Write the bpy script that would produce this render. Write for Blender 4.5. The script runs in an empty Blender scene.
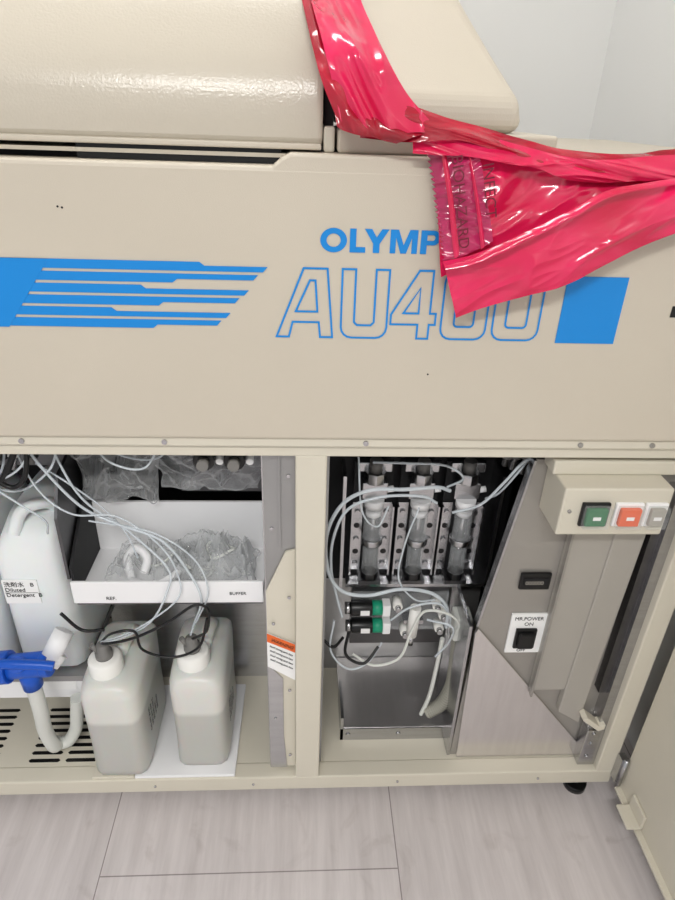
import bpy, bmesh, math, random
from mathutils import Matrix, Vector, noise
random.seed(4)
COL=bpy.context.scene.collection
bpy.context.scene.view_settings.view_transform='Standard'
# ---------------------------------------------------------------- materials
def srgb(c):
    return tuple(((v/255)/12.92 if v/255<=.04045 else ((v/255+.055)/1.055)**2.4) for v in c)+(1,)
def mat(name,rgb,rough=.5,metal=0,bump=0,bscale=200,trans=0,coat=0,var=0,vscale=6,stretch=(1,1,1),alpha=1,emit=0,spec=.5,sss=0,ior=1.45):
    m=bpy.data.materials.new(name);m.use_nodes=True
    nt=m.node_tree;b=nt.nodes['Principled BSDF']
    b.inputs['Base Color'].default_value=srgb(rgb);b.inputs['Roughness'].default_value=rough
    b.inputs['Metallic'].default_value=metal;b.inputs['Transmission Weight'].default_value=trans
    b.inputs['Coat Weight'].default_value=coat;b.inputs['Alpha'].default_value=alpha
    b.inputs['Specular IOR Level'].default_value=spec;b.inputs['IOR'].default_value=ior
    if sss:
        b.inputs['Subsurface Weight'].default_value=sss;b.inputs['Subsurface Scale'].default_value=.02
    if emit:
        b.inputs['Emission Color'].default_value=srgb(rgb);b.inputs['Emission Strength'].default_value=emit
    tc=nt.nodes.new('ShaderNodeTexCoord');mp=nt.nodes.new('ShaderNodeMapping');mp.inputs['Scale'].default_value=stretch
    nt.links.new(tc.outputs['Object'],mp.inputs[0])
    if bump:
        n=nt.nodes.new('ShaderNodeTexNoise');n.inputs['Scale'].default_value=bscale;n.inputs['Detail'].default_value=2
        nt.links.new(mp.outputs[0],n.inputs['Vector'])
        bp=nt.nodes.new('ShaderNodeBump');bp.inputs['Strength'].default_value=bump;bp.inputs['Distance'].default_value=.001
        nt.links.new(n.outputs['Fac'],bp.inputs['Height']);nt.links.new(bp.outputs[0],b.inputs['Normal'])
    if var:
        n=nt.nodes.new('ShaderNodeTexNoise');n.inputs['Scale'].default_value=vscale;n.inputs['Detail'].default_value=4
        nt.links.new(mp.outputs[0],n.inputs['Vector'])
        r=nt.nodes.new('ShaderNodeValToRGB');r.color_ramp.elements[0].position=.3;r.color_ramp.elements[1].position=.7
        c=srgb(rgb);r.color_ramp.elements[0].color=tuple(v*(1-var) for v in c[:3])+(1,);r.color_ramp.elements[1].color=tuple(min(1,v*(1+var*.6)) for v in c[:3])+(1,)
        nt.links.new(n.outputs['Fac'],r.inputs[0]);nt.links.new(r.outputs[0],b.inputs['Base Color'])
    return m
M={}
M['beige']=mat('beige_paint',(201,192,176),.42,bump=.25,bscale=900,var=.03,vscale=3)
M['beige_lid']=mat('beige_lid_paint',(198,190,175),.2,bump=.4,bscale=330)
M['frame']=mat('cream_frame_paint',(213,207,191),.35,var=.03)
M['blue']=mat('blue_print',(14,134,214),.4)
M['steel']=mat('brushed_steel',(190,190,192),.26,1,bump=.15,bscale=60,stretch=(1,1,14),var=.08,vscale=10)
M['steel_d']=mat('dull_steel',(105,105,107),.38,1,var=.3,vscale=9)
M['zinc']=mat('zinc_plate',(165,165,165),.4,.7,var=.12,vscale=5)
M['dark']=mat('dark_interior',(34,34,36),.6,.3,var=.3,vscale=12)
M['black']=mat('black_plastic',(14,14,15),.35)
M['white']=mat('white_plastic',(240,240,241),.4)
M['cap']=mat('cap_plastic',(246,245,240),.45)
M['hdpe']=mat('hdpe_translucent',(232,232,226),.33,trans=.22,sss=.3)
M['hdpe_tank']=mat('hdpe_tank',(236,240,240),.4,sss=.2,var=.03)
M['grey']=mat('grey_panel',(164,160,154),.36,.4,var=.06,vscale=4)
M['grey_l']=mat('light_grey_panel',(182,178,171),.34,.3,var=.04)
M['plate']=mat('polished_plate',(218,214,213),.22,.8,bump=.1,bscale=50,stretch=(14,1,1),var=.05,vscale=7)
M['tube']=mat('clear_tube',(228,236,242),.1,trans=.2,alpha=.72,coat=.5)
M['tube_w']=mat('pale_hose',(226,228,222),.4,trans=.1)
M['hose']=mat('corrugated_hose',(168,166,155),.5)
M['glass']=mat('clear_acrylic',(238,242,244),.04,alpha=.24,coat=1)
M['guard']=mat('clear_guard',(235,240,240),.05,alpha=.12)
M['bluev']=mat('blue_valve',(18,84,190),.35)
M['green']=mat('green_button',(18,110,62),.25)
M['orange']=mat('orange_button',(232,92,30),.25)
M['greyb']=mat('grey_button',(165,160,150),.3)
M['label']=mat('paper_label',(244,244,243),.6)
M['ink']=mat('ink',(25,25,28),.6)
M['worange']=mat('warning_orange',(228,105,45),.5)
M['valve_g']=mat('green_valve',(30,150,115),.35)
M['wall']=mat('wall_paint',(238,238,236),.85,bump=.08,bscale=150)
M['ceil']=mat('ceiling_paint',(235,235,235),.9)
M['lamp']=mat('light_panel',(255,253,249),.5,emit=16)
M['conn']=mat('grey_fitting',(120,118,115),.4)
# liquid level visible through the jug plastic: lower part slightly greyer
def liquid():
    m=M['hdpe'];nt=m.node_tree;b=nt.nodes['Principled BSDF'];L=nt.links.new
    tc=nt.nodes.new('ShaderNodeTexCoord');sp=nt.nodes.new('ShaderNodeSeparateXYZ');L(tc.outputs['Object'],sp.inputs[0])
    r=nt.nodes.new('ShaderNodeValToRGB');L(sp.outputs[2],r.inputs[0])
    r.color_ramp.elements[0].position=.25;r.color_ramp.elements[0].color=srgb((208,208,202));r.color_ramp.elements[1].position=.262;r.color_ramp.elements[1].color=srgb((240,240,234))
    L(r.outputs[0],b.inputs['Base Color'])
liquid()
def floor_mat():
    m=bpy.data.materials.new('vinyl_tile');m.use_nodes=True;nt=m.node_tree;b=nt.nodes['Principled BSDF'];L=nt.links.new
    tc=nt.nodes.new('ShaderNodeTexCoord');sp=nt.nodes.new('ShaderNodeSeparateXYZ');L(tc.outputs['Object'],sp.inputs[0])
    ax=nt.nodes.new('ShaderNodeMath');ax.inputs[1].default_value=.385+5.75;L(sp.outputs[0],ax.inputs[0])
    ay=nt.nodes.new('ShaderNodeMath');ay.inputs[1].default_value=.12+.575+11.5;L(sp.outputs[1],ay.inputs[0])
    cb=nt.nodes.new('ShaderNodeCombineXYZ');L(ay.outputs[0],cb.inputs[0]);L(ax.outputs[0],cb.inputs[1])
    br=nt.nodes.new('ShaderNodeTexBrick');br.inputs['Scale'].default_value=1;br.inputs['Brick Width'].default_value=1.15;br.inputs['Row Height'].default_value=.575
    br.inputs['Mortar Size'].default_value=.0013;br.inputs['Mortar Smooth'].default_value=.2
    br.inputs['Color1'].default_value=srgb((220,213,212));br.inputs['Color2'].default_value=srgb((213,206,205));br.inputs['Mortar'].default_value=srgb((150,142,140))
    L(cb.outputs[0],br.inputs['Vector'])
    mp=nt.nodes.new('ShaderNodeMapping');mp.inputs['Scale'].default_value=(38,3,1);L(tc.outputs['Object'],mp.inputs[0])
    n=nt.nodes.new('ShaderNodeTexNoise');n.inputs['Scale'].default_value=1;n.inputs['Detail'].default_value=6;n.inputs['Roughness'].default_value=.65;L(mp.outputs[0],n.inputs['Vector'])
    r=nt.nodes.new('ShaderNodeValToRGB');r.color_ramp.elements[0].position=.3;r.color_ramp.elements[0].color=(.80,.79,.79,1);r.color_ramp.elements[1].position=.65;r.color_ramp.elements[1].color=(1,1,1,1)
    L(n.outputs['Fac'],r.inputs[0])
    n3=nt.nodes.new('ShaderNodeTexNoise');n3.inputs['Scale'].default_value=7;n3.inputs['Detail'].default_value=5;n3.inputs['Distortion'].default_value=2;L(tc.outputs['Object'],n3.inputs['Vector'])
    r3=nt.nodes.new('ShaderNodeValToRGB');r3.color_ramp.elements[0].position=.25;r3.color_ramp.elements[0].color=(.82,.80,.79,1);r3.color_ramp.elements[1].position=.42;r3.color_ramp.elements[1].color=(1,1,1,1);L(n3.outputs['Fac'],r3.inputs[0])
    mx=nt.nodes.new('ShaderNodeMixRGB');mx.blend_type='MULTIPLY';mx.inputs[0].default_value=1;L(br.outputs['Color'],mx.inputs[1]);L(r.outputs[0],mx.inputs[2])
    m2=nt.nodes.new('ShaderNodeMixRGB');m2.blend_type='MULTIPLY';m2.inputs[0].default_value=1;L(mx.outputs[0],m2.inputs[1]);L(r3.outputs[0],m2.inputs[2])
    L(m2.outputs[0],b.inputs['Base Color']);b.inputs['Roughness'].default_value=.38
    return m
M['floor']=floor_mat()
def bag_mat(name,c1,c2,alpha=1,rot=.5):
    m=mat(name,c1,.2,coat=.5,alpha=alpha)
    nt=m.node_tree;b=nt.nodes['Principled BSDF'];L=nt.links.new
    tc=nt.nodes.new('ShaderNodeTexCoord')
    n=nt.nodes.new('ShaderNodeTexNoise');n.inputs['Scale'].default_value=9;n.inputs['Detail'].default_value=3;L(tc.outputs['Object'],n.inputs['Vector'])
    r=nt.nodes.new('ShaderNodeValToRGB');r.color_ramp.elements[0].position=.35;r.color_ramp.elements[0].color=srgb(c2);r.color_ramp.elements[1].position=.65;r.color_ramp.elements[1].color=srgb(c1)
    L(n.outputs['Fac'],r.inputs[0]);L(r.outputs[0],b.inputs['Base Color'])
    mp=nt.nodes.new('ShaderNodeMapping');mp.inputs['Scale'].default_value=(.45,1,1.5);mp.inputs['Rotation'].default_value=(0,rot,0);L(tc.outputs['Object'],mp.inputs[0])
    n2=nt.nodes.new('ShaderNodeTexNoise');n2.noise_type='RIDGED_MULTIFRACTAL';n2.inputs['Scale'].default_value=18;n2.inputs['Detail'].default_value=4;n2.inputs['Distortion'].default_value=1.0
    L(mp.outputs[0],n2.inputs['Vector'])
    bp=nt.nodes.new('ShaderNodeBump');bp.inputs['Strength'].default_value=.55;bp.inputs['Distance'].default_value=.005;L(n2.outputs['Fac'],bp.inputs['Height']);L(bp.outputs[0],b.inputs['Normal'])
    L(bp.outputs[0],b.inputs['Coat Normal'])
    return m
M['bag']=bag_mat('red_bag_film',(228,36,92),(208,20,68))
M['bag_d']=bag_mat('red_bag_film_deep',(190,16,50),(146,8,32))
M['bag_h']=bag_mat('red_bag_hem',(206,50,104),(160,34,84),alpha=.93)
M['bag_p']=mat('bag_print_ink',(110,12,42),.5)
def crinkle():
    m=bpy.data.materials.new('clear_crinkled_film');m.use_nodes=True
    nt=m.node_tree;b=nt.nodes['Principled BSDF'];L=nt.links.new
    b.inputs['Base Color'].default_value=(.80,.82,.83,1);b.inputs['Roughness'].default_value=.08
    lw=nt.nodes.new('ShaderNodeLayerWeight');lw.inputs['Blend'].default_value=.35
    r=nt.nodes.new('ShaderNodeMapRange');r.inputs['To Min'].default_value=.2;r.inputs['To Max'].default_value=.75
    L(lw.outputs['Facing'],r.inputs['Value']);L(r.outputs[0],b.inputs['Alpha'])
    return m
M['film']=crinkle()
# ---------------------------------------------------------------- helpers
def empty(name,loc=(0,0,0)):
    e=bpy.data.objects.new(name,None);e.empty_display_size=.05;COL.objects.link(e);e.location=loc;bpy.context.view_layer.update();return e
def fin(ob,par):
    COL.objects.link(ob)
    if par is not None:
        ob.parent=par;ob.matrix_parent_inverse=Matrix.Translation(-Vector(par.location))
    return ob
def fromfaces(name,vs,fs,m,par=None,smooth=False,bevel=0,seg=2):
    me=bpy.data.meshes.new(name);me.from_pydata([tuple(v) for v in vs],[],fs);me.materials.append(M[m])
    bm=bmesh.new();bm.from_mesh(me);bmesh.ops.recalc_face_normals(bm,faces=bm.faces)
    bm.to_mesh(me);bm.free()
    for p in me.polygons:p.use_smooth=smooth
    ob=bpy.data.objects.new(name,me)
    if bevel:
        b=ob.modifiers.new('b','BEVEL');b.width=bevel;b.segments=seg;b.limit_method='ANGLE';b.angle_limit=math.radians(40);b.harden_normals=False
    return fin(ob,par)
def box(name,x0,x1,y0,y1,z0,z1,m,par=None,bevel=0,seg=2):
    vs=[(x,y,z) for x in (x0,x1) for y in (y0,y1) for z in (z0,z1)]
    fs=[(0,1,3,2),(4,6,7,5),(0,4,5,1),(2,3,7,6),(0,2,6,4),(1,5,7,3)]
    return fromfaces(name,vs,fs,m,par,False,bevel,seg)
def prism(name,poly,axis,a,b,m,par=None,bevel=0,seg=2):
    n=len(poly)
    def mk(p,t):
        return (p[0],t,p[1]) if axis=='y' else ((t,p[0],p[1]) if axis=='x' else (p[0],p[1],t))
    vs=[mk(p,a) for p in poly]+[mk(p,b) for p in poly]
    fs=[tuple(range(n)),tuple(range(2*n-1,n-1,-1))]+[(i,(i+1)%n,n+(i+1)%n,n+i) for i in range(n)]
    return fromfaces(name,vs,fs,m,par,False,bevel,seg)
def cyl(name,p0,p1,r,m,par=None,r2=None,n=24,bevel=0):
    p0=Vector(p0);p1=Vector(p1);d=(p1-p0).normalized();q=d.to_track_quat('Z','Y');r2=r if r2 is None else r2
    vs=[];fs=[]
    for P,rr in((p0,r),(p1,r2)):
        for i in range(n):
            t=2*math.pi*i/n;vs.append(P+q@Vector((rr*math.cos(t),rr*math.sin(t),0)))
    fs=[tuple(range(n))[::-1],tuple(range(n,2*n))]+[(i,(i+1)%n,n+(i+1)%n,n+i) for i in range(n)]
    ob=fromfaces(name,vs,fs,m,par,False,bevel)
    for p in ob.data.polygons:p.use_smooth=len(p.vertices)==4
    return ob
def crom(pts,k=10):
    P=[Vector(p) for p in pts];P=[P[0]*2-P[1]]+P+[P[-1]*2-P[-2]];o=[]
    for i in range(1,len(P)-2):
        for j in range(k):
            t=j/k;a,b,c,d=P[i-1],P[i],P[i+1],P[i+2]
            o.append(.5*((2*b)+(c-a)*t+(2*a-5*b+4*c-d)*t*t+(3*b-a-3*c+d)*t**3))
    o.append(P[-2]);return o
def tube(name,pts,r,m,par=None,smooth=True,res=5):
    cu=bpy.data.curves.new(name,'CURVE');cu.dimensions='3D';cu.bevel_depth=r;cu.bevel_resolution=res;cu.use_fill_caps=True
    s=cu.splines.new('POLY');Q=crom(pts) if smooth else [Vector(p) for p in pts]
    s.points.add(len(Q)-1)
    for i,q in enumerate(Q):s.points[i].co=(*q,1)
    cu.materials.append(M[m]);ob=bpy.data.objects.new(name,cu);return fin(ob,par)
def text(name,body,x,y,z,size,m,par=None,rot=(math.pi/2,0,0),off=0,width=None,ext=.0003,align='LEFT'):
    cu=bpy.data.curves.new(name,'FONT');cu.body=body;cu.size=size;cu.extrude=ext;cu.offset=off;cu.align_x=align;cu.materials.append(M[m])
    ob=bpy.data.objects.new(name,cu);fin(ob,None);ob.location=(x,y,z);ob.rotation_euler=rot
    bpy.context.view_layer.update()
    if width:
        ob.scale.x=width/ob.dimensions.x
    if par is not None:
        ob.parent=par;ob.matrix_parent_inverse=Matrix.Translation(-Vector(par.location))
    return ob
def ring(cx,cy,hx,hy,z,n=40,e=5):
    o=[]
    for i in range(n):
        t=2*math.pi*i/n;c,s=math.cos(t),math.sin(t)
        r=(abs(c)**e+abs(s)**e)**(-1/e)
        o.append(Vector((cx+hx*r*c,cy+hy*r*s,z)))
    return o
def loft(name,rings,m,par=None):
    n=len(rings[0]);vs=[v for r in rings for v in r];fs=[tuple(range(n))[::-1],tuple(range(len(vs)-n,len(vs)))]
    for k in range(len(rings)-1):
        for i in range(n):fs.append((k*n+i,k*n+(i+1)%n,(k+1)*n+(i+1)%n,(k+1)*n+i))
    return fromfaces(name,vs,fs,m,par,True)
def lathe(name,cx,cy,prof,m,par=None,n=32,ridge=0):
    rings=[]
    for r,z in prof:
        rings.append([Vector((cx+(r+(ridge*(i%2) if r>ridge*8 else 0))*math.cos(2*math.pi*i/n),cy+(r+(ridge*(i%2) if r>ridge*8 else 0))*math.sin(2*math.pi*i/n),z)) for i in range(n)])
    return loft(name,rings,m,par)
def screw(name,x,y,z,par,r=.004,m='steel'):
    cyl(name,(x,y,z),(x,y-.0025,z),r,m,par,n=14)
# ---------------------------------------------------------------- room
box('floor',-2.4,.79,-3.2,1.12,-.05,0,'floor')
box('wall_back',-2.4,.84,1.1,1.16,0,2.6,'wall')
box('wall_right',.78,.84,-3.2,1.1,0,2.6,'wall')
box('ceiling',-2.4,.84,-3.2,1.16,2.6,2.66,'ceil')
LP=((-.35,.26),(-.35,-2.0))  # second panel, behind the camera, is added to light front and cavity
for i,(cx,cy) in enumerate(LP):
    e=empty('ceiling_and_fill_panel',(cx,cy,2.58))
    box('frame',cx-.52,cx+.52,cy-.12,cy+.12,2.58,2.6,'white',e)
    box('diffuser',cx-.5,cx+.5,cy-.10,cy+.10,2.572,2.582,'lamp',e)
# ---------------------------------------------------------------- analyser body
A=empty('chemistry_analyzer')
XL=-1.0;XR=.668
box('fascia_lower',XL,XR,0,.03,.883,1.243,'beige',A,.006,3)
prism('fascia_top_right',[(-.045,1.238),(-.028,1.252),(-.018,1.257),(XR,1.257),(XR,1.2),(-.045,1.2)],'y',0.0003,.05,'beige',A,.004,3)
prism('fascia_top_left',[(XL,1.2),(-.03,1.2),(-.03,1.2425),(XL,1.2425)],'y',.0004,.05,'beige',A,.004,3)
box('fascia_return',XL,XR,.006,.05,.868,.884,'frame',A,.003)
box('machine_core',XL,.655,.05,.72,.87,1.235,'beige',A)
box('upper_deck',XL,.655,.06,.72,1.235,1.25,'dark',A)
lp=[(q.x,q.y) for q in crom([(.026,1.272,0),(.024,1.30,0),(.032,1.335,0),(.055,1.375,0),(.10,1.43,0),(.17,1.49,0),(.26,1.53,0),(.38,1.55,0),(.55,1.555,0)],8)]
prism('sample_lid',[(.031,1.262)]+lp+[(.70,1.555),(.70,1.262)],'x',XL,.0195,'beige_lid',A,.007,4)
box('lid_lip',XL,.018,.02,.06,1.2595,1.2665,'beige',A,.002)
box('lid_gap_dark',-.27,-.03,.03,.06,1.243,1.262,'black',A)  # black strip fills the open gap, its shade put into the colour
box('lid_shelf',XL,.015,.028,.10,1.25,1.2545,'beige',A)
box('hinge_block',.0205,.034,.03,.2,1.257,1.285,'frame',A,.003)
box('hinge_post',.022,.033,.06,.3,1.285,1.40,'dark',A)
box('reagent_ledge',.037,.30,.02,.2,1.257,1.283,'beige',A,.004,3)
vs=[(.037,.035,1.283),(.258,.035,1.283),(.258,.035,1.318),(.037,.035,1.318),
    (.037,.22,1.46),(.182,.22,1.46),(.037,.50,1.60),(.14,.50,1.60),(.037,.70,1.60),(.14,.70,1.60),(.037,.70,1.283),(.258,.70,1.283)]
fs=[(0,1,2,3),(3,2,5,4),(4,5,7,6),(6,7,9,8),(8,9,11,10),(0,3,4,6,8,10),(1,11,9,7,5,2),(0,10,11,1)]
fromfaces('reagent_cover',vs,fs,'beige',A,False,.014,4)
box('side_ledge',.30,.655,.06,.70,1.25,1.262,'beige',A,.004)
box('frame_top_beam',XL,XR,.015,.05,.848,.8685,'frame',A,.002)
box('bottom_rail',XL,.66,.015,.05,.05,.09,'frame',A,.003)
box('cabinet_floor',XL,.66,.05,.50,.075,.089,'frame',A)
box('center_post',-.013,.035,.015,.055,.088,.85,'frame',A,.003)
box('end_post',.622,.66,.015,.06,.088,.85,'frame',A,.003)
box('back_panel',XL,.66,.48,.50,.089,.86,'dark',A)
box('side_panel',.66,.667,.03,.70,.05,.87,'frame',A)
box('roof_plate',XL,.66,.05,.50,.850,.8695,'steel_d',A)
for i,(x,y) in enumerate(((.605,.045),(-.9,.045),(.6,.45))):
    e=empty('leveling_foot' ,(x,y,0));cyl('pad',(x,y,0),(x,y,.016),.024,'black',e);cyl('stem',(x,y,.016),(x,y,.076),.008,'black',e)
for i,x in enumerate((-.4,-.2,.09,.41,.52)):
    screw('beam_screw_%d'%i,x,.006,.876,A)
for i,x in enumerate((-.3,-.1,.2,.5)):
    screw('rail_screw_%d'%i,x,.015,.07,A,.0025)
# partitions
box('left_partition',-.066,-.062,.042,.48,.089,.85,'steel',A)
box('left_partition_face',-.064,-.0135,.04,.043,.10,.85,'zinc',A)
prism('partition_lower_skin',[(-.064,.10),(-.0135,.10),(-.0135,.66),(-.030,.655),(-.052,.60),(-.064,.57)],'y',.034,.0395,'frame',A,.001)
prism('partition_steel_skin',[(-.0645,.10),(-.030,.10),(-.036,.20),(-.036,.36),(-.0645,.40)],'y',.031,.0345,'steel',A,.001)
box('partition_fold',-.040,-.037,.034,.041,.66,.84,'zinc',A)
for i,z in enumerate((.80,.70,.56,.50,.33,.25,.14)):
    screw('partition_screw_%d'%i,-.052 if i%2 else -.024,.04 if z>.6 else .0315,z,A,.003)
box('center_liner',.036,.040,.05,.48,.089,.85,'zinc',A)
box('bay_back_plate',-.43,-.067,.28,.284,.0895,.515,'steel',A)
# ---- tray / drawer (left bay)
T=empty('drawer_tray',(-.23,.12,.53))
box('tray_base',-.395,-.072,.062,.205,.528,.536,'white',T)
box('tray_front',-.402,-.070,.058,.064,.524,.572,'white',T,.002)
box('tray_back',-.395,-.072,.200,.205,.536,.645,'white',T)
prism('tray_side_left',[(.064,.53),(.205,.53),(.205,.70),(.064,.60)],'x',-.400,-.3955,'dark',T)
prism('tray_guide',[(.064,.574),(.30,.574),(.30,.80),(.10,.76),(.064,.70)],'x',-.407,-.402,'steel_d',T)
text('tray_mark_a','REF.',-.345,.0575,.533,.010,'ink',T)
text('tray_mark_b','BUFFER',-.13,.0575,.543,.009,'ink',T)
box('tray_slide',-.40,-.072,.066,.20,.515,.528,'steel_d',T)
# upper mechanism in the left bay
U=empty('fluidics_manifold',(-.22,.3,.76))
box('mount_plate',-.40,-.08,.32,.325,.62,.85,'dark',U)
box('drive_block',-.35,-.27,.25,.32,.74,.85,'steel_d',U,.003)
box('valve_block',-.19,-.09,.22,.32,.79,.85,'dark',U,.003)
for i,x in enumerate((-.155,-.108)):
    cyl('connector_%d'%i,(x,.05,.818),(x,.22,.826),.017,'black',U,bevel=.002);cyl('connector_tip_%d'%i,(x,.035,.818),(x,.05,.818),.009,'conn',U)
    cyl('connector_port_%d'%i,(x+.023,.06,.812),(x+.023,.10,.82),.006,'label',U)
box('cover_sheet',-.23,-.075,.215,.22,.66,.77,'steel_d',U)
box('upper_bracket',-.64,-.42,.24,.245,.70,.85,'steel_d',U)
box('pump_motor',-.60,-.51,.16,.23,.75,.83,'dark',U,.01)
for i in range(8):
    x=-.64+.03*i;cyl('barb_%d'%i,(x,.08,.785+.01*(i%3)),(x+.008,.10,.847),.005,'conn' if i%2 else 'steel',U)
    cyl('barb_nut_%d'%i,(x+.002,.085,.805),(x+.004,.09,.820),.009,'black' if i%3 else 'cap',U,n=6)
box('barb_bar',-.66,-.42,.085,.10,.838,.848,'steel',U)
# crumpled clear film
def crumple(name,c,s,par=None,seed=0,flat=True,n=80,fq=1.0):
    vs=[];fs=[]
    for i in range(n+1):
        for j in range(n+1):
            u=i/n*2-1;v=j/n*2-1
            q=Vector((u*1.1*fq,v*.9*fq,seed));d=noise.noise(q*1.3)*.35
            d2=noise.noise(q*1.3+Vector((9,2,0)))*.35
            rid=(1-abs(noise.noise(q*1.6))*2)*.5+(1-abs(noise.noise(q*3.1+Vector((3,3,3))))*2)*.22
            h=(1-u*u)*(1-v*v);h=max(0,h)**.4
            a,b,e=u+d*.6,v+d2*.6,rid*h
            if flat: vs.append(Vector(c)+Vector((a*s[0],b*s[1],e*s[2])))
            else: vs.append(Vector(c)+Vector((a*s[0],-e*s[1],b*s[2])))
    for i in range(n):
        for j in range(n):
            k=i*(n+1)+j;fs.append((k,k+1,k+n+2,k+n+1))
    return fromfaces(name,vs,fs,'film',par,True)
FB=empty('clear_plastic_bag',(-.2,.13,.545))
crumple('film_main',(-.165,.128,.541),(.083,.052,.125),FB,1,fq=1.3)
crumple('film_under',(-.17,.13,.541),(.075,.045,.08),FB,31,fq=1.6)
crumple('film_side',(-.27,.132,.541),(.085,.048,.095),FB,5,fq=1.3)
CT=empty('coiled_tubing',(-.22,.13,.55))
for k,(cx,cy,rr_) in enumerate(((-.20,.125,.034),(-.195,.13,.030),(-.265,.13,.03),(-.15,.13,.026))):
    tube('coil_%d'%k,[(cx+rr_*math.cos(a),cy+rr_*.75*math.sin(a),.552+.012*k+.008*math.sin(a*2+k)) for a in [i*math.pi/6 for i in range(13)]],.0026,'tube_w',CT)
FB2=empty('clear_plastic_bag',(-.2,.2,.72))
crumple('film_a',(-.33,.18,.76),(.07,.06,.10),FB2,9,False,fq=1.4)
crumple('film_b',(-.17,.18,.75),(.09,.05,.06),FB2,12,False,fq=1.5)
W=empty('tubing_clamp',(-.27,.11,.55))
tube('clamp_loop',[(-.31,.10,.545),(-.318,.12,.575),(-.30,.12,.60),(-.28,.11,.585),(-.285,.10,.56)],.008,'white',W)
tube('clamp_tail',[(-.31,.09,.548),(-.27,.085,.545),(-.235,.09,.556),(-.22,.1,.57)],.007,'white',W)
# ---- jugs
def jug(x0,x1,y0,y1,z0,capx,capy,zs,seed):
    e=empty('plastic_jug',((x0+x1)/2,(y0+y1)/2,z0));cx=(x0+x1)/2;cy=(y0+y1)/2;hx=(x1-x0)/2;hy=(y1-y0)/2
    R=[ring(cx,cy,hx-.008,hy-.008,z0,e=6),ring(cx,cy,hx-.001,hy-.001,z0+.006,e=7),ring(cx,cy,hx,hy,z0+.02,e=7),ring(cx,cy,hx-.0015,hy-.001,z0+.09,e=7),ring(cx,cy,hx,hy,zs-.02,e=7)]
    for t in (.15,.35,.55,.75,.9,1):
        s=math.sin(t*math.pi/2)
        k=math.cos(t*math.pi/2)**.6 if t<1 else 0
        X=cx+(capx-cx)*(1-k);Y=cy+(capy-cy)*(1-k)
        R.append(ring(X,Y,.024+(hx-.024)*k,.024+(hy-.024)*k,zs-.02+.028*s+.004*t,e=7-5*t))
    zc=zs+.008
    R.append(ring(capx,capy,.022,.022,zc+.012,e=2))
    loft('body',R,'hdpe',e)
    z=zc+.001
    lathe('cap',capx,capy,[(.0305,z),(.031,z+.003),(.030,z+.030),(.027,z+.034),(.012,z+.035)],'cap',e,56,.001)
    lathe('cap_nozzle',capx,capy,[(.016,z+.035),(.016,z+.046),(.011,z+.048),(.011,z+.064),(.007,z+.066)],'conn',e)
    cyl('stub_a',(capx-.008,capy,z+.042),(capx-.018,capy-.004,z+.066),.005,'conn',e)
    tube('handle',[(cx+.004,capy+.028,zc-.012),(cx+.010,capy+.055,zc+.012),(cx+.014,capy+.09,zc+.012),(cx+.012,min(y1-.02,capy+.125),zs-.02)],.014,'hdpe',e)
    for k in range(5):
        text('print_%d'%k,('CAT NO 65182','LOT 2041 EXP','STORE 2-25 C','WASTE','INVITRO')[k],x1+.0004,y0+.06+.014*k,z0+.07,.010,'conn',e,rot=(math.pi/2,-math.pi/2,math.pi/2))
    return e
jug(-.420,-.309,.0175,.225,.0975,-.374,.072,.338,1)
jug(-.258,-.150,.036,.235,.0975,-.212,.088,.338,2)
prism('drip_tray',[(-.34,.018),(-.137,.018),(-.134,.25),(-.34,.25)],'z',.0902,.0972,'white',None,.002)
box('jug_support',-.425,-.341,.018,.23,.0902,.0970,'frame',A,.002)
# ---- tank
def tank(x0,x1,y0,y1,z0,zt):
    e=empty('detergent_tank',((x0+x1)/2,y0,z0));cx=(x0+x1)/2;cy=(y0+y1)/2;hx=(x1-x0)/2;hy=(y1-y0)/2
    R=[ring(cx,cy,hx-.01,hy-.01,z0,e=7),ring(cx,cy,hx,hy,z0+.01,e=7),ring(cx,cy,hx,hy,zt-.06,e=7),ring(cx+.003,cy,hx-.008,hy-.01,zt-.03,e=6),ring(cx+.006,cy+.01,hx*.80,hy*.8,zt-.006,e=5),ring(cx+.008,cy+.01,hx*.65,hy*.65,zt,e=4)]
    loft('body',R,'hdpe_tank',e)
    tube('handle',[(cx-.02,y0+.02,zt-.02),(cx-.005,y0+.04,zt+.016),(cx+.03,y0+.06,zt+.020),(cx+.042,y0+.08,zt-.01)],.011,'hdpe_tank',e)
    return e
t1=tank(-.552,-.4245,.10,.36,.315,.650)
tank(-.72,-.562,.09,.36,.315,.63)
box('label',-.540,-.478,.0975,.0996,.490,.544,'label',t1)
text('label_text','洗剤水   B\nDiluted\nDetergent  B',-.537,.097,.530,.012,'ink',t1)
box('label_rule',-.538,-.480,.0968,.0975,.515,.5155,'ink',t1)
S=empty('tank_shelf',(-.6,.2,.29))
box('shelf_plate',-.98,-.4255,.085,.45,.300,.314,'zinc',S)
box('shelf_skirt',-.98,-.435,.115,.12,.22,.300,'white',S)
box('shelf_sticker',-.53,-.46,.113,.1152,.245,.28,'label',S)
box('sticker_band',-.53,-.46,.1125,.1131,.27,.28,'blue',S)
box('shelf_leg',-.445,-.432,.12,.135,.0895,.300,'zinc',S)
for k in range(3): box('shelf_leg_b%d'%k,-.97+.17*k,-.958+.17*k,.30,.315,.0895,.300,'zinc',S)
V=empty('drain_valve',(-.5,.04,.38))
cyl('body',(-.535,.045,.385),(-.475,.045,.392),.023,'bluev',V,bevel=.002)
cyl('collar',(-.565,.045,.382),(-.535,.045,.385),.030,'bluev',V,bevel=.002)
cyl('collar_b',(-.477,.045,.391),(-.462,.045,.393),.024,'bluev',V,bevel=.002)
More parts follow.
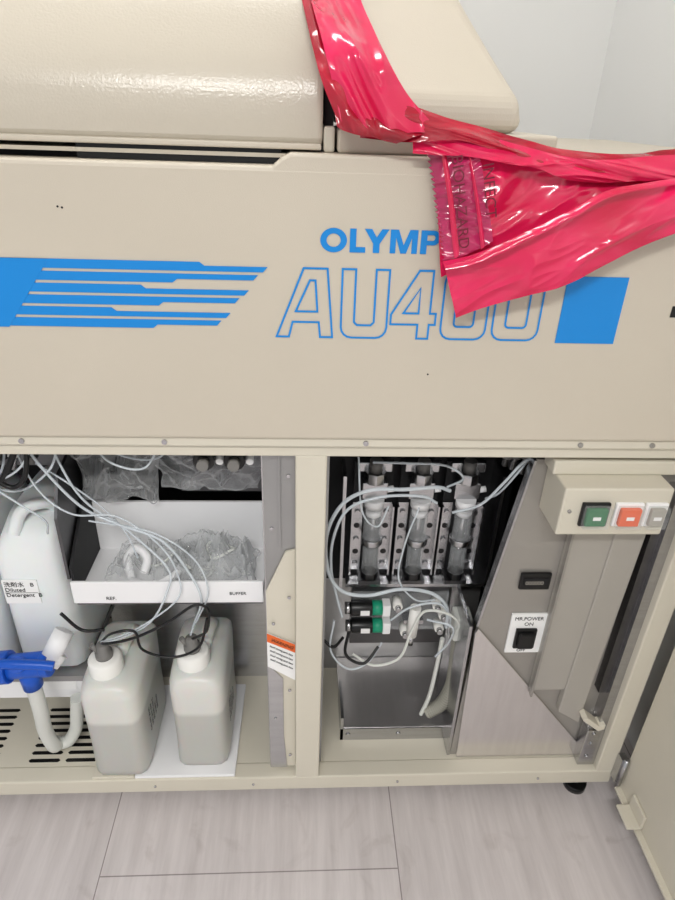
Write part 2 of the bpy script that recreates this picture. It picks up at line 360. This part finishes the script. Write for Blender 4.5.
cyl('stem',(-.512,.045,.385),(-.510,.022,.415),.014,'bluev',V)
tube('lever',[(-.55,.02,.420),(-.515,.018,.421),(-.47,.02,.416),(-.445,.022,.410)],.009,'bluev',V)
cyl('socket',(-.464,.045,.392),(-.450,.06,.405),.018,'white',V)
cyl('socket_b',(-.460,.05,.405),(-.440,.08,.44),.018,'white',V)
cyl('outlet',(-.507,.045,.38),(-.504,.045,.335),.018,'bluev',V)
D=empty('drain_hose',(-.5,.07,.2))
tube('hose_main',[(-.504,.045,.34),(-.507,.05,.26),(-.515,.06,.19),(-.512,.07,.13),(-.51,.085,.118)],.014,'tube_w',D)
tube('hose_return',[(-.51,.085,.115),(-.49,.09,.118),(-.472,.095,.15),(-.462,.095,.20),(-.455,.095,.24)],.013,'tube_w',D)
for c,x in enumerate((-.66,-.53,-.455)):
    for k in range(8):
        y=.06+.018*k
        prism('vent_slot_%d_%d'%(c,k),[(x-.035,y),(x+.022,y),(x+.026,y+.004),(x+.022,y+.008),(x-.035,y+.008),(x-.039,y+.004)],'z',.089,.0896,'black',A)
# ---- syringe pumps
def syringe(x):
    y=.2;e=empty('syringe_pump',(x,y,.60))
    for s in(-1,1):
        xx=x+s*.028
        box('bracket_%d'%s,xx-.011,xx+.011,y+.005,y+.010,.478,.642,'steel',e,.001)
        for z in(.495,.555,.62): cyl('screw_%d_%d'%(s,z*1000),(xx,y+.005,z),(xx,y,z),.0055,'steel',e,n=12)
        for z in(.525,.588): cyl('hole_%d_%d'%(s,z*1000),(xx,y+.005,z),(xx,y+.0045,z),.006,'black',e,n=16)
        box('rail_%d'%s,x+s*.039-.0015,x+s*.039+.0015,y-.012,y+.01,.478,.642,'steel',e)
    box('rear_plate',x-.037,x+.037,y+.010,y+.016,.47,.73,'dark',e)
    box('head_block',x-.024,x+.024,y-.02,y+.01,.665,.70,'steel',e,.002)
    cyl('head_nut',(x,y-.012,.70),(x,y-.012,.722),.020,'steel',e,n=8,bevel=.001)
    cyl('head_top',(x,y-.012,.722),(x,y-.012,.745),.012,'conn',e)
    box('valve_manifold',x-.032,x+.032,y-.005,y+.01,.715,.735,'steel',e,.002)
    cyl('side_port',(x+.024,y-.012,.682),(x+.036,y-.012,.684),.006,'white',e)
    cyl('barrel',(x,y-.018,.578),(x,y-.018,.665),.0175,'glass',e,bevel=.001)
    cyl('barrel_cap',(x,y-.018,.650),(x,y-.018,.666),.019,'white',e)
    cyl('plunger',(x,y-.018,.57),(x,y-.018,.64),.006,'steel',e)
    cyl('piston_seal',(x,y-.018,.630),(x,y-.018,.640),.0145,'white',e)
    cyl('collar',(x,y-.018,.565),(x,y-.018,.578),.021,'steel',e,n=24,bevel=.001)
    cyl('shaft',(x,y-.018,.495),(x,y-.018,.565),.016,'glass',e)
    cyl('drive_pin',(x,y-.018,.515),(x,y-.018,.550),.009,'black',e)
    cyl('base_nut',(x,y-.018,.478),(x,y-.018,.495),.017,'black',e,n=6,bevel=.001)
    box('base_foot',x-.022,x+.022,y-.032,y+.008,.470,.479,'steel_d',e)
for x in(.132,.220,.306):syringe(x)
PM=empty('syringe_mount',(.22,.25,.6))
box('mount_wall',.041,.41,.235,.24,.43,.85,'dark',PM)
box('mount_shelf',.085,.37,.17,.235,.462,.4695,'steel',PM)
box('mount_side_left',.072,.078,.17,.235,.46,.72,'steel',PM)
box('mount_side_right',.366,.372,.17,.235,.46,.72,'steel',PM)
for i,x in enumerate((.345,.360,.378)):
    cyl('fitting_%d'%i,(x,.12,.775-.008*i),(x+.004,.12,.85),.0065,'steel',PM);cyl('fitting_nut_%d'%i,(x+.001,.12,.79),(x+.002,.12,.803),.010,'conn',PM,n=6)
box('fitting_bar',.33,.41,.11,.13,.82,.84,'steel',PM)
# ---- solenoid valves
def sol(x,z):
    e=empty('solenoid_valve',(x,.14,z))
    cyl('coil',(x-.03,.14,z),(x+.012,.14,z),.016,'black',e,bevel=.001)
    cyl('coil_green',(x+.012,.14,z),(x+.032,.14,z),.015,'valve_g',e)
    cyl('coil_end',(x-.042,.14,z),(x-.03,.14,z),.012,'steel',e)
    box('label_strip',x-.012,x+.006,.1235,.1245,z-.006,z+.006,'label',e)
    box('valve_body',x+.032,x+.048,.128,.152,z-.014,z+.014,'white',e,.002)
sol(.125,.435);sol(.128,.388)
VB=empty('valve_manifold',(.25,.16,.39))
box('acrylic_plate',.10,.298,.17,.178,.345,.445,'glass',VB,.002)
for i,(x,z) in enumerate(((.19,.43),(.21,.36),(.27,.43),(.28,.37),(.285,.405))):
    cyl('port_%d'%i,(x,.145,z),(x,.17,z),.010,'cap',VB,n=8);cyl('port_core_%d'%i,(x,.135,z),(x,.145,z),.006,'steel',VB)
cyl('plunger_valve',(.222,.14,.36),(.225,.14,.435),.011,'cap',VB);cyl('plunger_tip',(.2225,.14,.355),(.222,.14,.335),.006,'steel',VB)
box('plunger_clip',.205,.245,.145,.17,.385,.395,'steel',VB)
box('standoff_plate',.10,.298,.178,.20,.30,.46,'steel_d',VB)
BB=empty('pump_base_bracket',(.2,.12,.09))
box('front_lip',.083,.335,.10,.103,.0895,.125,'steel',BB)
box('top_plate',.083,.335,.103,.30,.122,.126,'plate',BB)
box('left_tab',.083,.089,.10,.2,.09,.16,'steel',BB)
for i,x in enumerate((.10,.21,.32)):screw('bracket_screw_%d'%i,x,.10,.107,BB,.005)
box('pump_liner',.041,.41,.302,.307,.0895,.45,'zinc',A)
H=empty('corrugated_hose',(.3,.13,.2))
box('hose_block',.302,.337,.115,.155,.365,.425,'tube_w',H,.004)
hp=crom([(.320,.135,.37),(.322,.135,.32),(.322,.13,.27),(.318,.125,.22),(.30,.12,.175),(.268,.115,.155)],16)
tube('core',hp,.0125,'hose',H,False)
for i in range(0,len(hp)-1,2):
    d=(hp[i+1]-hp[i]).normalized()*.0014;cyl('rib_%d'%i,hp[i]-d,hp[i]+d,.0148,'hose',H,n=18)
H2=empty('drain_tubes',(.28,.13,.2))
tube('tube_a',[(.285,.13,.36),(.280,.125,.28),(.272,.12,.20),(.258,.115,.15)],.0045,'tube_w',H2)
cyl('elbow_white',(.345,.11,.135),(.345,.11,.165),.007,'label',H2);cyl('elbow_blue',(.345,.10,.125),(.345,.12,.137),.006,'bluev',H2)
# ---- thin tubing bundle
TB=empty('plastic_tubing',(0,.1,.6))
def t(n,pts,r=.0026,m='tube'):tube(n,pts,r,m,TB)
t('line_1',[(-.43,.07,.845),(-.414,.07,.80),(-.36,.06,.73),(-.30,.05,.70),(-.234,.05,.667),(-.195,.05,.60),(-.178,.05,.54),(-.20,.08,.46),(-.212,.086,.42)],.0023)
t('line_2',[(-.40,.08,.845),(-.36,.07,.74),(-.29,.06,.68),(-.23,.05,.61),(-.235,.05,.56),(-.27,.05,.49),(-.33,.06,.44),(-.374,.07,.42)],.002)
t('line_3',[(-.35,.06,.70),(-.25,.05,.685),(-.185,.05,.63),(-.165,.05,.56),(-.19,.07,.48),(-.21,.09,.43)],.0016)
t('line_4',[(-.44,.10,.79),(-.38,.08,.76),(-.33,.08,.71),(-.30,.08,.66),(-.29,.09,.60)],.0016)
t('line_5',[(-.56,.08,.84),(-.52,.07,.78),(-.46,.07,.75),(-.40,.07,.79),(-.38,.08,.845)],.002)
t('line_6',[(-.62,.08,.80),(-.55,.07,.75),(-.48,.07,.78),(-.46,.08,.845)],.002)
t('line_7',[(-.36,.12,.845),(-.31,.11,.80),(-.24,.11,.79),(-.20,.12,.845)],.0018)
t('line_8',[(-.45,.07,.845),(-.42,.06,.76),(-.37,.05,.72),(-.30,.05,.715),(-.24,.05,.66),(-.215,.05,.60),(-.22,.05,.54),(-.30,.05,.47),(-.37,.06,.43)],.0016)
t('line_9',[(-.60,.06,.845),(-.56,.05,.80),(-.50,.05,.775),(-.44,.05,.80),(-.41,.06,.845)],.0018)
t('line_10',[(-.53,.06,.845),(-.50,.05,.79),(-.45,.05,.74),(-.42,.06,.70),(-.43,.08,.66)],.0018)
t('line_11',[(-.33,.07,.845),(-.30,.06,.81),(-.25,.06,.80),(-.22,.07,.845)],.0018)
t('cable_black_1',[(-.374,.07,.42),(-.355,.045,.44),(-.30,.04,.46),(-.24,.04,.495),(-.19,.04,.535),(-.168,.045,.52),(-.175,.055,.46),(-.21,.085,.41)],.0026,'black')
t('cable_black_2',[(-.374,.07,.42),(-.34,.04,.47),(-.30,.04,.475),(-.29,.04,.43),(-.24,.04,.41),(-.19,.045,.43),(-.17,.045,.50)],.0024,'black')
t('cable_black_3',[(-.43,.06,.50),(-.40,.06,.46),(-.36,.06,.46)],.003,'black')
t('cable_black_4',[(-.58,.06,.80),(-.53,.05,.76),(-.47,.05,.78),(-.44,.06,.83)],.005,'black')
t('cable_black_5',[(-.60,.06,.73),(-.55,.05,.70),(-.53,.06,.75),(-.52,.07,.80)],.004,'black')
t('cable_black_6',[(-.50,.06,.845),(-.485,.05,.80),(-.455,.05,.77),(-.43,.05,.79),(-.42,.06,.845)],.004,'black')
t('main_loop',[(.25,.1,.735),(.225,.09,.748),(.17,.08,.75),(.11,.08,.748),(.065,.08,.72),(.040,.075,.66),(.045,.075,.58),(.072,.08,.53),(.12,.08,.52),(.18,.085,.53),(.24,.09,.515),(.272,.09,.48),(.28,.1,.42)],.0034)
t('loop_2',[(.23,.1,.71),(.20,.09,.73),(.13,.08,.735),(.075,.08,.71),(.052,.08,.65),(.05,.085,.58),(.06,.09,.52),(.075,.1,.45)],.0026)
t('loop_3',[(.115,.1,.79),(.17,.08,.80),(.235,.09,.79),(.27,.1,.76),(.25,.12,.73)],.002)
t('loop_4',[(.26,.1,.69),(.30,.08,.72),(.33,.07,.77),(.355,.07,.808),(.38,.08,.81),(.385,.1,.77)],.0024)
t('loop_5',[(.38,.09,.82),(.352,.08,.78),(.335,.1,.73),(.325,.13,.70)],.002)
t('loop_6',[(.10,.1,.35),(.14,.08,.34),(.19,.08,.36),(.21,.09,.42),(.23,.09,.47),(.27,.08,.475),(.30,.09,.44),(.30,.1,.40)],.0026,'tube_w')
t('loop_7',[(.06,.1,.44),(.055,.09,.37),(.09,.09,.32),(.13,.1,.325),(.16,.12,.36)],.0022)
t('loop_8',[(.17,.1,.44),(.20,.08,.49),(.25,.08,.50),(.28,.09,.46),(.29,.11,.41)],.0022)
t('loop_9',[(.24,.1,.44),(.285,.08,.44),(.29,.1,.38),(.27,.11,.33)],.0022)
t('loop_12',[(.09,.1,.80),(.10,.09,.70),(.13,.1,.66),(.15,.12,.69)],.0016)
t('loop_13',[(.20,.1,.70),(.18,.09,.63),(.175,.09,.55),(.21,.09,.50),(.25,.1,.49)],.0016)
t('cable_10',[(.04,.1,.39),(.06,.09,.38),(.08,.11,.385)],.003,'black')
t('cable_11',[(.09,.11,.40),(.085,.09,.36),(.12,.08,.345),(.15,.1,.37)],.003,'black')
# warning label
WL=empty('warning_label',(-.038,.032,.42))
prism('paper',[(-.064,.395),(-.0135,.358),(-.0135,.45),(-.064,.478)],'y',.0295,.0305,'label',WL)
prism('orange_band',[(-.064,.458),(-.0135,.430),(-.0135,.45),(-.064,.478)],'y',.0288,.0294,'worange',WL)
text('warning_word','WARNING',-.058,.0285,.460,.010,'ink',WL,rot=(math.pi/2,.5,0),width=.045)
for k in range(4):text('warning_line_%d'%k,'touch moving parts here',-.060,.0290,.446-.011*k,.0062,'ink',WL,rot=(math.pi/2,.55,0),width=.048)
# ---- right side plate group
P=empty('side_cover_plate',(.48,.07,.4))
prism('cover_sheet',[(.318,.091),(.622,.091),(.622,.82),(.372,.82),(.327,.464)],'y',.060,.066,'grey',P)
prism('sheet_edge',[(.327,.464),(.372,.82),(.368,.82),(.323,.464)],'y',.056,.075,'steel',P)
prism('floor_reflection_tri',[(.330,.0915),(.618,.0915),(.327,.462),(.322,.45)],'y',.052,.0598,'plate',P,.001)  # floor reflection on the sheet, built in as a lighter triangle
box('left_flange',.311,.317,.058,.20,.091,.462,'steel',P)
box('raised_panel',.452,.57,.048,.0598,.30,.76,'grey_l',P,.002)
box('raised_panel_edge',.452,.456,.040,.05,.29,.76,'grey',P)
prism('panel_fold',[(.52,.24),(.57,.205),(.585,.76),(.53,.76)],'y',.044,.0598,'grey_l',P,.002)
box('dark_channel',.588,.604,.040,.0598,.30,.72,'steel_d',P)
box('steel_column',.604,.6215,.030,.0598,.12,.78,'steel',P)
box('column_foot',.585,.6215,.028,.058,.092,.20,'steel',P,.002)
for i,z in enumerate((.12,.16,.19)):screw('col_screw_%d'%i,.60,.028,z,P,.004)
prism('hook',[(.562,.242),(.60,.21),(.612,.215),(.612,.228),(.60,.224),(.57,.25)],'y',.02,.044,'frame',P,.001)
K=empty('counter_module',(.414,.055,.574));box('bezel',.386,.442,.052,.0595,.555,.592,'black',K,.003)
box('display',.392,.436,.0505,.0522,.566,.583,'dark',K);text('digits','000000',.395,.0503,.569,.011,'greyb',K)
PS=empty('power_switch',(.42,.055,.445))
box('switch_plate',.386,.455,.054,.0595,.398,.495,'label',PS,.001)
text('switch_title','MR.POWER',.392,.0535,.481,.0115,'ink',PS,width=.054)
text('switch_on','ON',.412,.0535,.468,.011,'ink',PS)
box('switch_frame',.398,.438,.048,.0545,.414,.462,'black',PS,.002)
box('switch_rocker',.403,.433,.040,.05,.420,.456,'black',PS,.003)
text('switch_off','OFF',.408,.0535,.402,.010,'ink',PS)
CB=empty('control_box',(.48,.02,.77))
box('housing',.392,.561,-.02,.06,.73,.815,'frame',CB,.003)
box('top_flange',.385,.60,.02,.062,.815,.84,'frame',CB,.003)
screw('box_screw_a',.43,-.012,.80,CB);screw('box_screw_b',.405,-.02,.775,CB,.003)
for i,(x0,x1,m) in enumerate(((.422,.466,'green'),(.474,.518,'orange'),(.521,.556,'greyb'))):
    box('bezel_%d'%i,x0,x1,-.026,-.0195,.750,.792,'label' if i else 'black',CB,.002)
    box('lens_%d'%i,x0+.006,x1-.006,-.034,-.0255,.755,.786,m,CB,.002)
    box('guard_%d'%i,x0+.002,x1-.002,-.038,-.0265,.752,.790,'guard',CB,.002)
    box('mark_%d'%i,(x0+x1)/2-.006,(x0+x1)/2+.006,-.0345,-.034,.767,.773,'label',CB)
DR=empty('cabinet_door',(.68,-.2,.4))
box('door_skin',.672,.680,-.62,.0,.06,.86,'frame',DR,.003)
box('door_return_bottom',.660,.673,-.62,-.005,.06,.066,'frame',DR,.001)
box('door_return_front',.655,.673,-.62,-.612,.06,.86,'frame',DR,.002)
box('door_bracket',.640,.672,-.10,-.05,.072,.078,'frame',DR,.002)
box('door_bracket_wall',.666,.672,-.10,-.05,.072,.11,'frame',DR,.002)
box('hinge_leaf',.655,.668,-.004,.014,.08,.15,'steel',DR);cyl('hinge_pin',(.664,-.006,.075),(.664,-.006,.155),.005,'steel',DR)
# ---------------------------------------------------------------- graphics
G=empty('fascia_graphics',(0,0,1.09))
yg=-.0012
prism('stripe_block',[(XL,1.045),(-.378,1.045),(-.314,1.1317),(XL,1.1317)],'y',yg-.0004,-.0001,'blue',G)
for i in range(6):
    b=1.1205-.0148*i;xe=-.047-.0122*i;xl=-.395;th=.0112;xn=(-.125,-.16,-.20,-.18,-.24,-.19)[i];tt=.0066
    prism('stripe_%d'%i,[(xl,b),(xe-.006,b),(xe,b+tt),(xn,b+tt),(xn-.006,b+th),(xl,b+th)] if i%2==0 else [(xl,b+th),(xl,b),(xn-.006,b),(xn,b+th-tt),(xe-.006,b+th-tt),(xe,b+th)],'y',yg,-.0001,'blue',G)
z0=1.1475;z1=1.1757;s_=.0078
def arcpts(cx,cz,rx,rz,a0,a1,n=18):
    return [(cx+rx*math.cos(math.radians(a0+(a1-a0)*k/n)),cz+rz*math.sin(math.radians(a0+(a1-a0)*k/n))) for k in range(n+1)]
def ringface(name,outer,inner):
    n=len(outer);vs=[(x,yg,z) for x,z in outer]+[(x,yg,z) for x,z in inner]
    fromfaces(name,vs,[(i,(i+1)%n,n+(i+1)%n,n+i) for i in range(n)],'blue',G)
zm=(z0+z1)/2;hh=(z1-z0)/2
ringface('letter_o',arcpts(.0345,zm,.0165,hh+.0004,0,350,35),arcpts(.0345,zm,.0165-s_,hh-.0062,0,350,35))
prism('letter_l',[(.0545,z0),(.0545,z1),(.0545+s_,z1),(.0545+s_,z0+.0065),(.074,z0+.0065),(.074,z0)],'y',yg,-.0001,'blue',G)
prism('letter_y',[(.0835,z0),(.0835,z0+.011),(.0725,z1),(.0815,z1),(.0876,z0+.0185),(.0937,z1),(.1027,z1),(.0915,z0+.011),(.0915,z0)],'y',yg,-.0001,'blue',G)
prism('letter_m',[(.1045,z0),(.1045,z1),(.1145,z1),(.1215,z0+.010),(.1285,z1),(.1385,z1),(.1385,z0),(.1315,z0),(.1315,z0+.019),(.1250,z0),(.1180,z0),(.1115,z0+.019),(.1115,z0)],'y',yg,-.0001,'blue',G)
prism('letter_p_stem',[(.1425,z0),(.1425,z1),(.1425+s_,z1),(.1425+s_,z0)],'y',yg,-.0001,'blue',G)
ringface('letter_p_bowl',[(.1503,z1-.0175)]+arcpts(.158,z1-.00875,.0085,.00875,-90,90)+[(.1503,z1)],[(.1503,z1-.012)]+arcpts(.157,z1-.00875,.003,.0033,-90,90)+[(.1503,z1-.0055)])
def outline(name,loops,par):
    for k,lp in enumerate(loops):
        n=len(lp);w=.00145;L=[Vector(p) for p in lp];outp=[];inp=[]
        for i in range(n):
            a,b,c=L[i-1],L[i],L[(i+1)%n];d1=(b-a).normalized();d2=(c-b).normalized()
            n1=Vector((-d1.y,d1.x));n2=Vector((-d2.y,d2.x));mm=(n1+n2);mm=mm/max(.35,mm.length_squared/2) if mm.length>0 else n1
            mm=mm if mm.length<3 else mm.normalized()*3
            outp.append(b+mm*w*.9);inp.append(b-mm*w*.9)
        vs=[(p.x,yg,p.y) for p in outp]+[(p.x,yg,p.y) for p in inp]
        fs=[(i,(i+1)%n,n+(i+1)%n,n+i) for i in range(n)]
        fromfaces(name+'_%d'%k,vs,fs,'blue',par)
zb=1.038;zt=1.127;w=.017
def rr(x0,x1,z0,z1,r):
    o=[]
    for cx,cz,a0 in((x1-r,z1-r,0),(x0+r,z1-r,90),(x0+r,z0+r,180),(x1-r,z0+r,270)):
        for k in range(5):
            a=math.radians(a0+22.5*k);o.append((cx+r*math.cos(a),cz+r*math.sin(a)))
    return o
outline('letter_a',[[(-.037,zb),(-.021,zb),(-.016,1.058),(.018,1.058),(.020,zb),(.036,zb),(.028,zt),(-.002,zt)],[(-.012,1.072),(.016,1.072),(.013,1.112),(.006,1.112)]],G)
def ulet(x0,x1):
    r=.014;o=[(x0,zt),(x0,zb+r)]
    for k in range(1,5):
        a=math.radians(180+22.5*k);o.append((x0+r+r*math.cos(a),zb+r+r*math.sin(a)))
    for k in range(0,5):
        a=math.radians(270+22.5*k);o.append((x1-r+r*math.cos(a),zb+r+r*math.sin(a)))
    o+=[(x1,zt),(x1-w,zt),(x1-w,zb+w+.004),(x1-w-.004,zb+w),(x0+w+.004,zb+w),(x0+w,zb+w+.004),(x0+w,zt)]
    return o
outline('letter_u',[ulet(.047,.107)],G)
outline('digit_4',[[(.148,zb),(.163,zb),(.163,1.057),(.171,1.057),(.171,1.072),(.163,1.072),(.163,zt),(.145,zt),(.112,1.07),(.112,1.057),(.148,1.057)],[(.148,1.072),(.148,1.105),(.128,1.072)]],G)
for k,(a,b) in enumerate(((.179,.239),(.248,.310))):
    outline('digit_0_%d'%k,[rr(a,b,zb,zt,.014),rr(a+w,b-w,zb+w,zt-w,.005)],G)
box('blue_square',.337,.4175,yg,-.0001,1.035,1.124,'blue',G)
box('edge_mark',.486,.51,yg,-.0001,1.073,1.088,'black',G)
for i,(x,z) in enumerate(((.169,.987),(-.292,1.192),(-.287,1.191))):
    cyl('paint_chip_%d'%i,(x,-.0006,z),(x,.0005,z),.0013,'ink',G,n=7)
# ---------------------------------------------------------------- red bag
B=empty('red_plastic_bag',(.3,-.03,1.2))
def sheet(name,ca,cb,m,nu=160,nv=60,amp=.006,seed=0,fr=(14,14),edge=0,yb=0,dirn=.5):
    A_=crom(ca,20);B_=crom(cb,20)
    def s(L,u):
        f=u*(len(L)-1);i=min(int(f),len(L)-2);return L[i].lerp(L[i+1],f-i)
    vs=[];fs=[];cd,sd=math.cos(dirn),math.sin(dirn)
    for i in range(nu+1):
        u=i/nu;a=s(A_,u);b=s(B_,u)
        for j in range(nv+1):
            v=j/nv;p=a.lerp(b,v)
            al=p.x*cd+p.z*sd;ac=-p.x*sd+p.z*cd
            q=Vector((al*fr[0],ac*fr[1],seed))
            q=q+Vector((noise.noise(q*.7),noise.noise(q*.7+Vector((5,5,5))),0))*.8
            rid=1-abs(noise.noise(q))*2.4
            rid2=1-abs(noise.noise(q*2.1+Vector((4,1,seed))))*2.4
            n=.8*noise.noise(q*.5)+.6*rid+.28*rid2
            p=p+Vector((0,-amp*n-yb*math.sin(math.pi*v),amp*.3*noise.noise(q*1.3)))
            if edge and i<3: p.x+=edge*((j%4)/4-.5)
            vs.append(p)
    for i in range(nu):
        for j in range(nv):
            k=i*(nv+1)+j;fs.append((k,k+1,k+nv+2,k+nv+1))
    return fromfaces(name,vs,fs,m,B,True)
sheet('neck_front',[(-.03,.30,1.58),(-.012,.17,1.47),(.0,.10,1.425),(.015,-.005,1.37),(.03,-.02,1.32),(.042,-.022,1.285),(.07,-.02,1.278)],
      [(.02,.30,1.60),(.045,.17,1.475),(.062,.09,1.415),(.085,-.005,1.355),(.105,-.015,1.325),(.125,-.02,1.305),(.15,-.02,1.286)],'bag',amp=.009,seed=1,fr=(9,30),yb=.006,dirn=-1.1)
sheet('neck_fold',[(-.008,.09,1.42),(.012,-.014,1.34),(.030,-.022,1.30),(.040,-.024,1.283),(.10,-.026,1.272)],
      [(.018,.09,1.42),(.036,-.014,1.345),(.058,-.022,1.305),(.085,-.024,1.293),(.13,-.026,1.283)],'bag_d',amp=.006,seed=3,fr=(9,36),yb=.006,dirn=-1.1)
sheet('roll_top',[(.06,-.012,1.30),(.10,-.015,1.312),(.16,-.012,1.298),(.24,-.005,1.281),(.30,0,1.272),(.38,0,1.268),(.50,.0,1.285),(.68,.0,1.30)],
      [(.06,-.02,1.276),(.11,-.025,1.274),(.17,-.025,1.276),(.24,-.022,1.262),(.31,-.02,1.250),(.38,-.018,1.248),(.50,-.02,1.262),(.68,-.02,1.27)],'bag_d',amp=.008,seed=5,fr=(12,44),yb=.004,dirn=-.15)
sheet('roll_mid',[(.12,.0,1.282),(.18,-.01,1.284),(.25,-.012,1.272),(.33,-.01,1.262),(.42,-.012,1.268),(.55,-.01,1.28),(.68,-.01,1.29)],
      [(.12,-.02,1.262),(.18,-.024,1.262),(.25,-.024,1.252),(.33,-.022,1.238),(.42,-.022,1.244),(.55,-.02,1.25),(.68,-.02,1.26)],'bag',amp=.008,seed=8,fr=(12,46),yb=.003,dirn=-.1)
sheet('upper_sheet',[(.148,.02,1.272),(.20,.0,1.268),(.27,-.005,1.258),(.34,-.005,1.248),(.43,-.005,1.255),(.55,-.005,1.265),(.68,-.005,1.28)],
      [(.168,-.02,1.125),(.20,-.02,1.14),(.27,-.02,1.165),(.34,-.02,1.185),(.43,-.02,1.20),(.55,-.02,1.215),(.68,-.02,1.23)],'bag',amp=.010,seed=11,fr=(10,22),yb=.004,dirn=.45)
sheet('hem',[(.138,.0,1.277),(.150,-.01,1.274),(.172,-.015,1.27),(.196,-.018,1.265)],
      [(.168,-.028,1.145),(.18,-.03,1.148),(.20,-.032,1.158),(.222,-.034,1.172)],'bag_h',nu=60,nv=90,amp=.006,seed=14,fr=(18,46),edge=.006,yb=.005,dirn=.1)
sheet('hem_ridge',[(.152,-.016,1.27),(.155,-.02,1.268),(.158,-.018,1.267)],[(.178,-.036,1.15),(.181,-.038,1.152),(.184,-.036,1.156)],'bag',nu=10,nv=60,amp=.002,seed=15,yb=.006)
sheet('hem_ridge_b',[(.182,-.018,1.268),(.184,-.022,1.267),(.186,-.02,1.265)],[(.208,-.04,1.162),(.210,-.042,1.165),(.212,-.04,1.167)],'bag',nu=10,nv=60,amp=.002,seed=16,yb=.006)
sheet('lower_fold',[(.166,-.035,1.145),(.20,-.04,1.156),(.25,-.045,1.182),(.30,-.045,1.208),(.345,-.042,1.230),(.43,-.035,1.245),(.55,-.03,1.262),(.68,-.025,1.28)],
      [(.190,-.03,1.076),(.22,-.032,1.088),(.27,-.034,1.106),(.32,-.034,1.124),(.38,-.034,1.155),(.44,-.032,1.184),(.55,-.03,1.225),(.68,-.025,1.25)],'bag',nu=220,nv=80,amp=.009,seed=21,fr=(5,17),yb=.006,dirn=.5)
sheet('fold_lip',[(.163,-.042,1.147),(.20,-.049,1.158),(.25,-.055,1.184),(.30,-.055,1.210),(.345,-.050,1.233),(.43,-.042,1.248),(.55,-.036,1.266),(.68,-.032,1.284)],
      [(.166,-.052,1.140),(.203,-.058,1.151),(.253,-.062,1.177),(.303,-.062,1.204),(.347,-.057,1.227),(.43,-.048,1.242),(.55,-.040,1.260),(.68,-.034,1.278)],'bag',nu=160,nv=12,amp=.003,seed=23,fr=(20,20),yb=.002)
for k,(x,z,s) in enumerate(((.160,1.262,'BIOHAZARD'),(.196,1.255,'INFECT'))):
    text('bag_print_%d'%k,s,x,-.044,z,.018,'bag_p',B,rot=(math.pi/2,1.36,0))
# ---------------------------------------------------------------- light
w_=bpy.data.worlds.new('room_fill');bpy.context.scene.world=w_;w_.use_nodes=True
w_.node_tree.nodes['Background'].inputs[0].default_value=(.97,.985,1,1);w_.node_tree.nodes['Background'].inputs[1].default_value=.60
def area(name,loc,rot,sx,sy,e,c=(1,.985,.965)):
    l=bpy.data.lights.new(name,'AREA');l.shape='RECTANGLE';l.size=sx;l.size_y=sy;l.energy=e;l.color=c
    o=bpy.data.objects.new(name,l);COL.objects.link(o);o.location=loc;o.rotation_euler=rot;return o
area('ceiling_and_fill_lamp',(*LP[0],2.565),(0,0,0),1.0,.2,2)
area('ceiling_and_fill_lamp',(*LP[1],2.565),(0,0,0),1.0,.2,40)  # added fill from behind the camera, brightens the cabinet inside
# ---------------------------------------------------------------- camera
cam=bpy.data.cameras.new('camera');cam.sensor_width=36;cam.lens=627.37/900*36;cam.clip_start=.01
co=bpy.data.objects.new('camera',cam);COL.objects.link(co)
p,r,a=math.radians(28.57),math.radians(2.062),math.radians(-3.478)
R=Matrix.Rotation(a,3,'Z')@Matrix.Rotation(math.pi/2-p,3,'X')@Matrix.Rotation(r,3,'Z')
co.matrix_world=Matrix.Translation((0,-.8,1.304))@R.to_4x4()
bpy.context.scene.camera=co
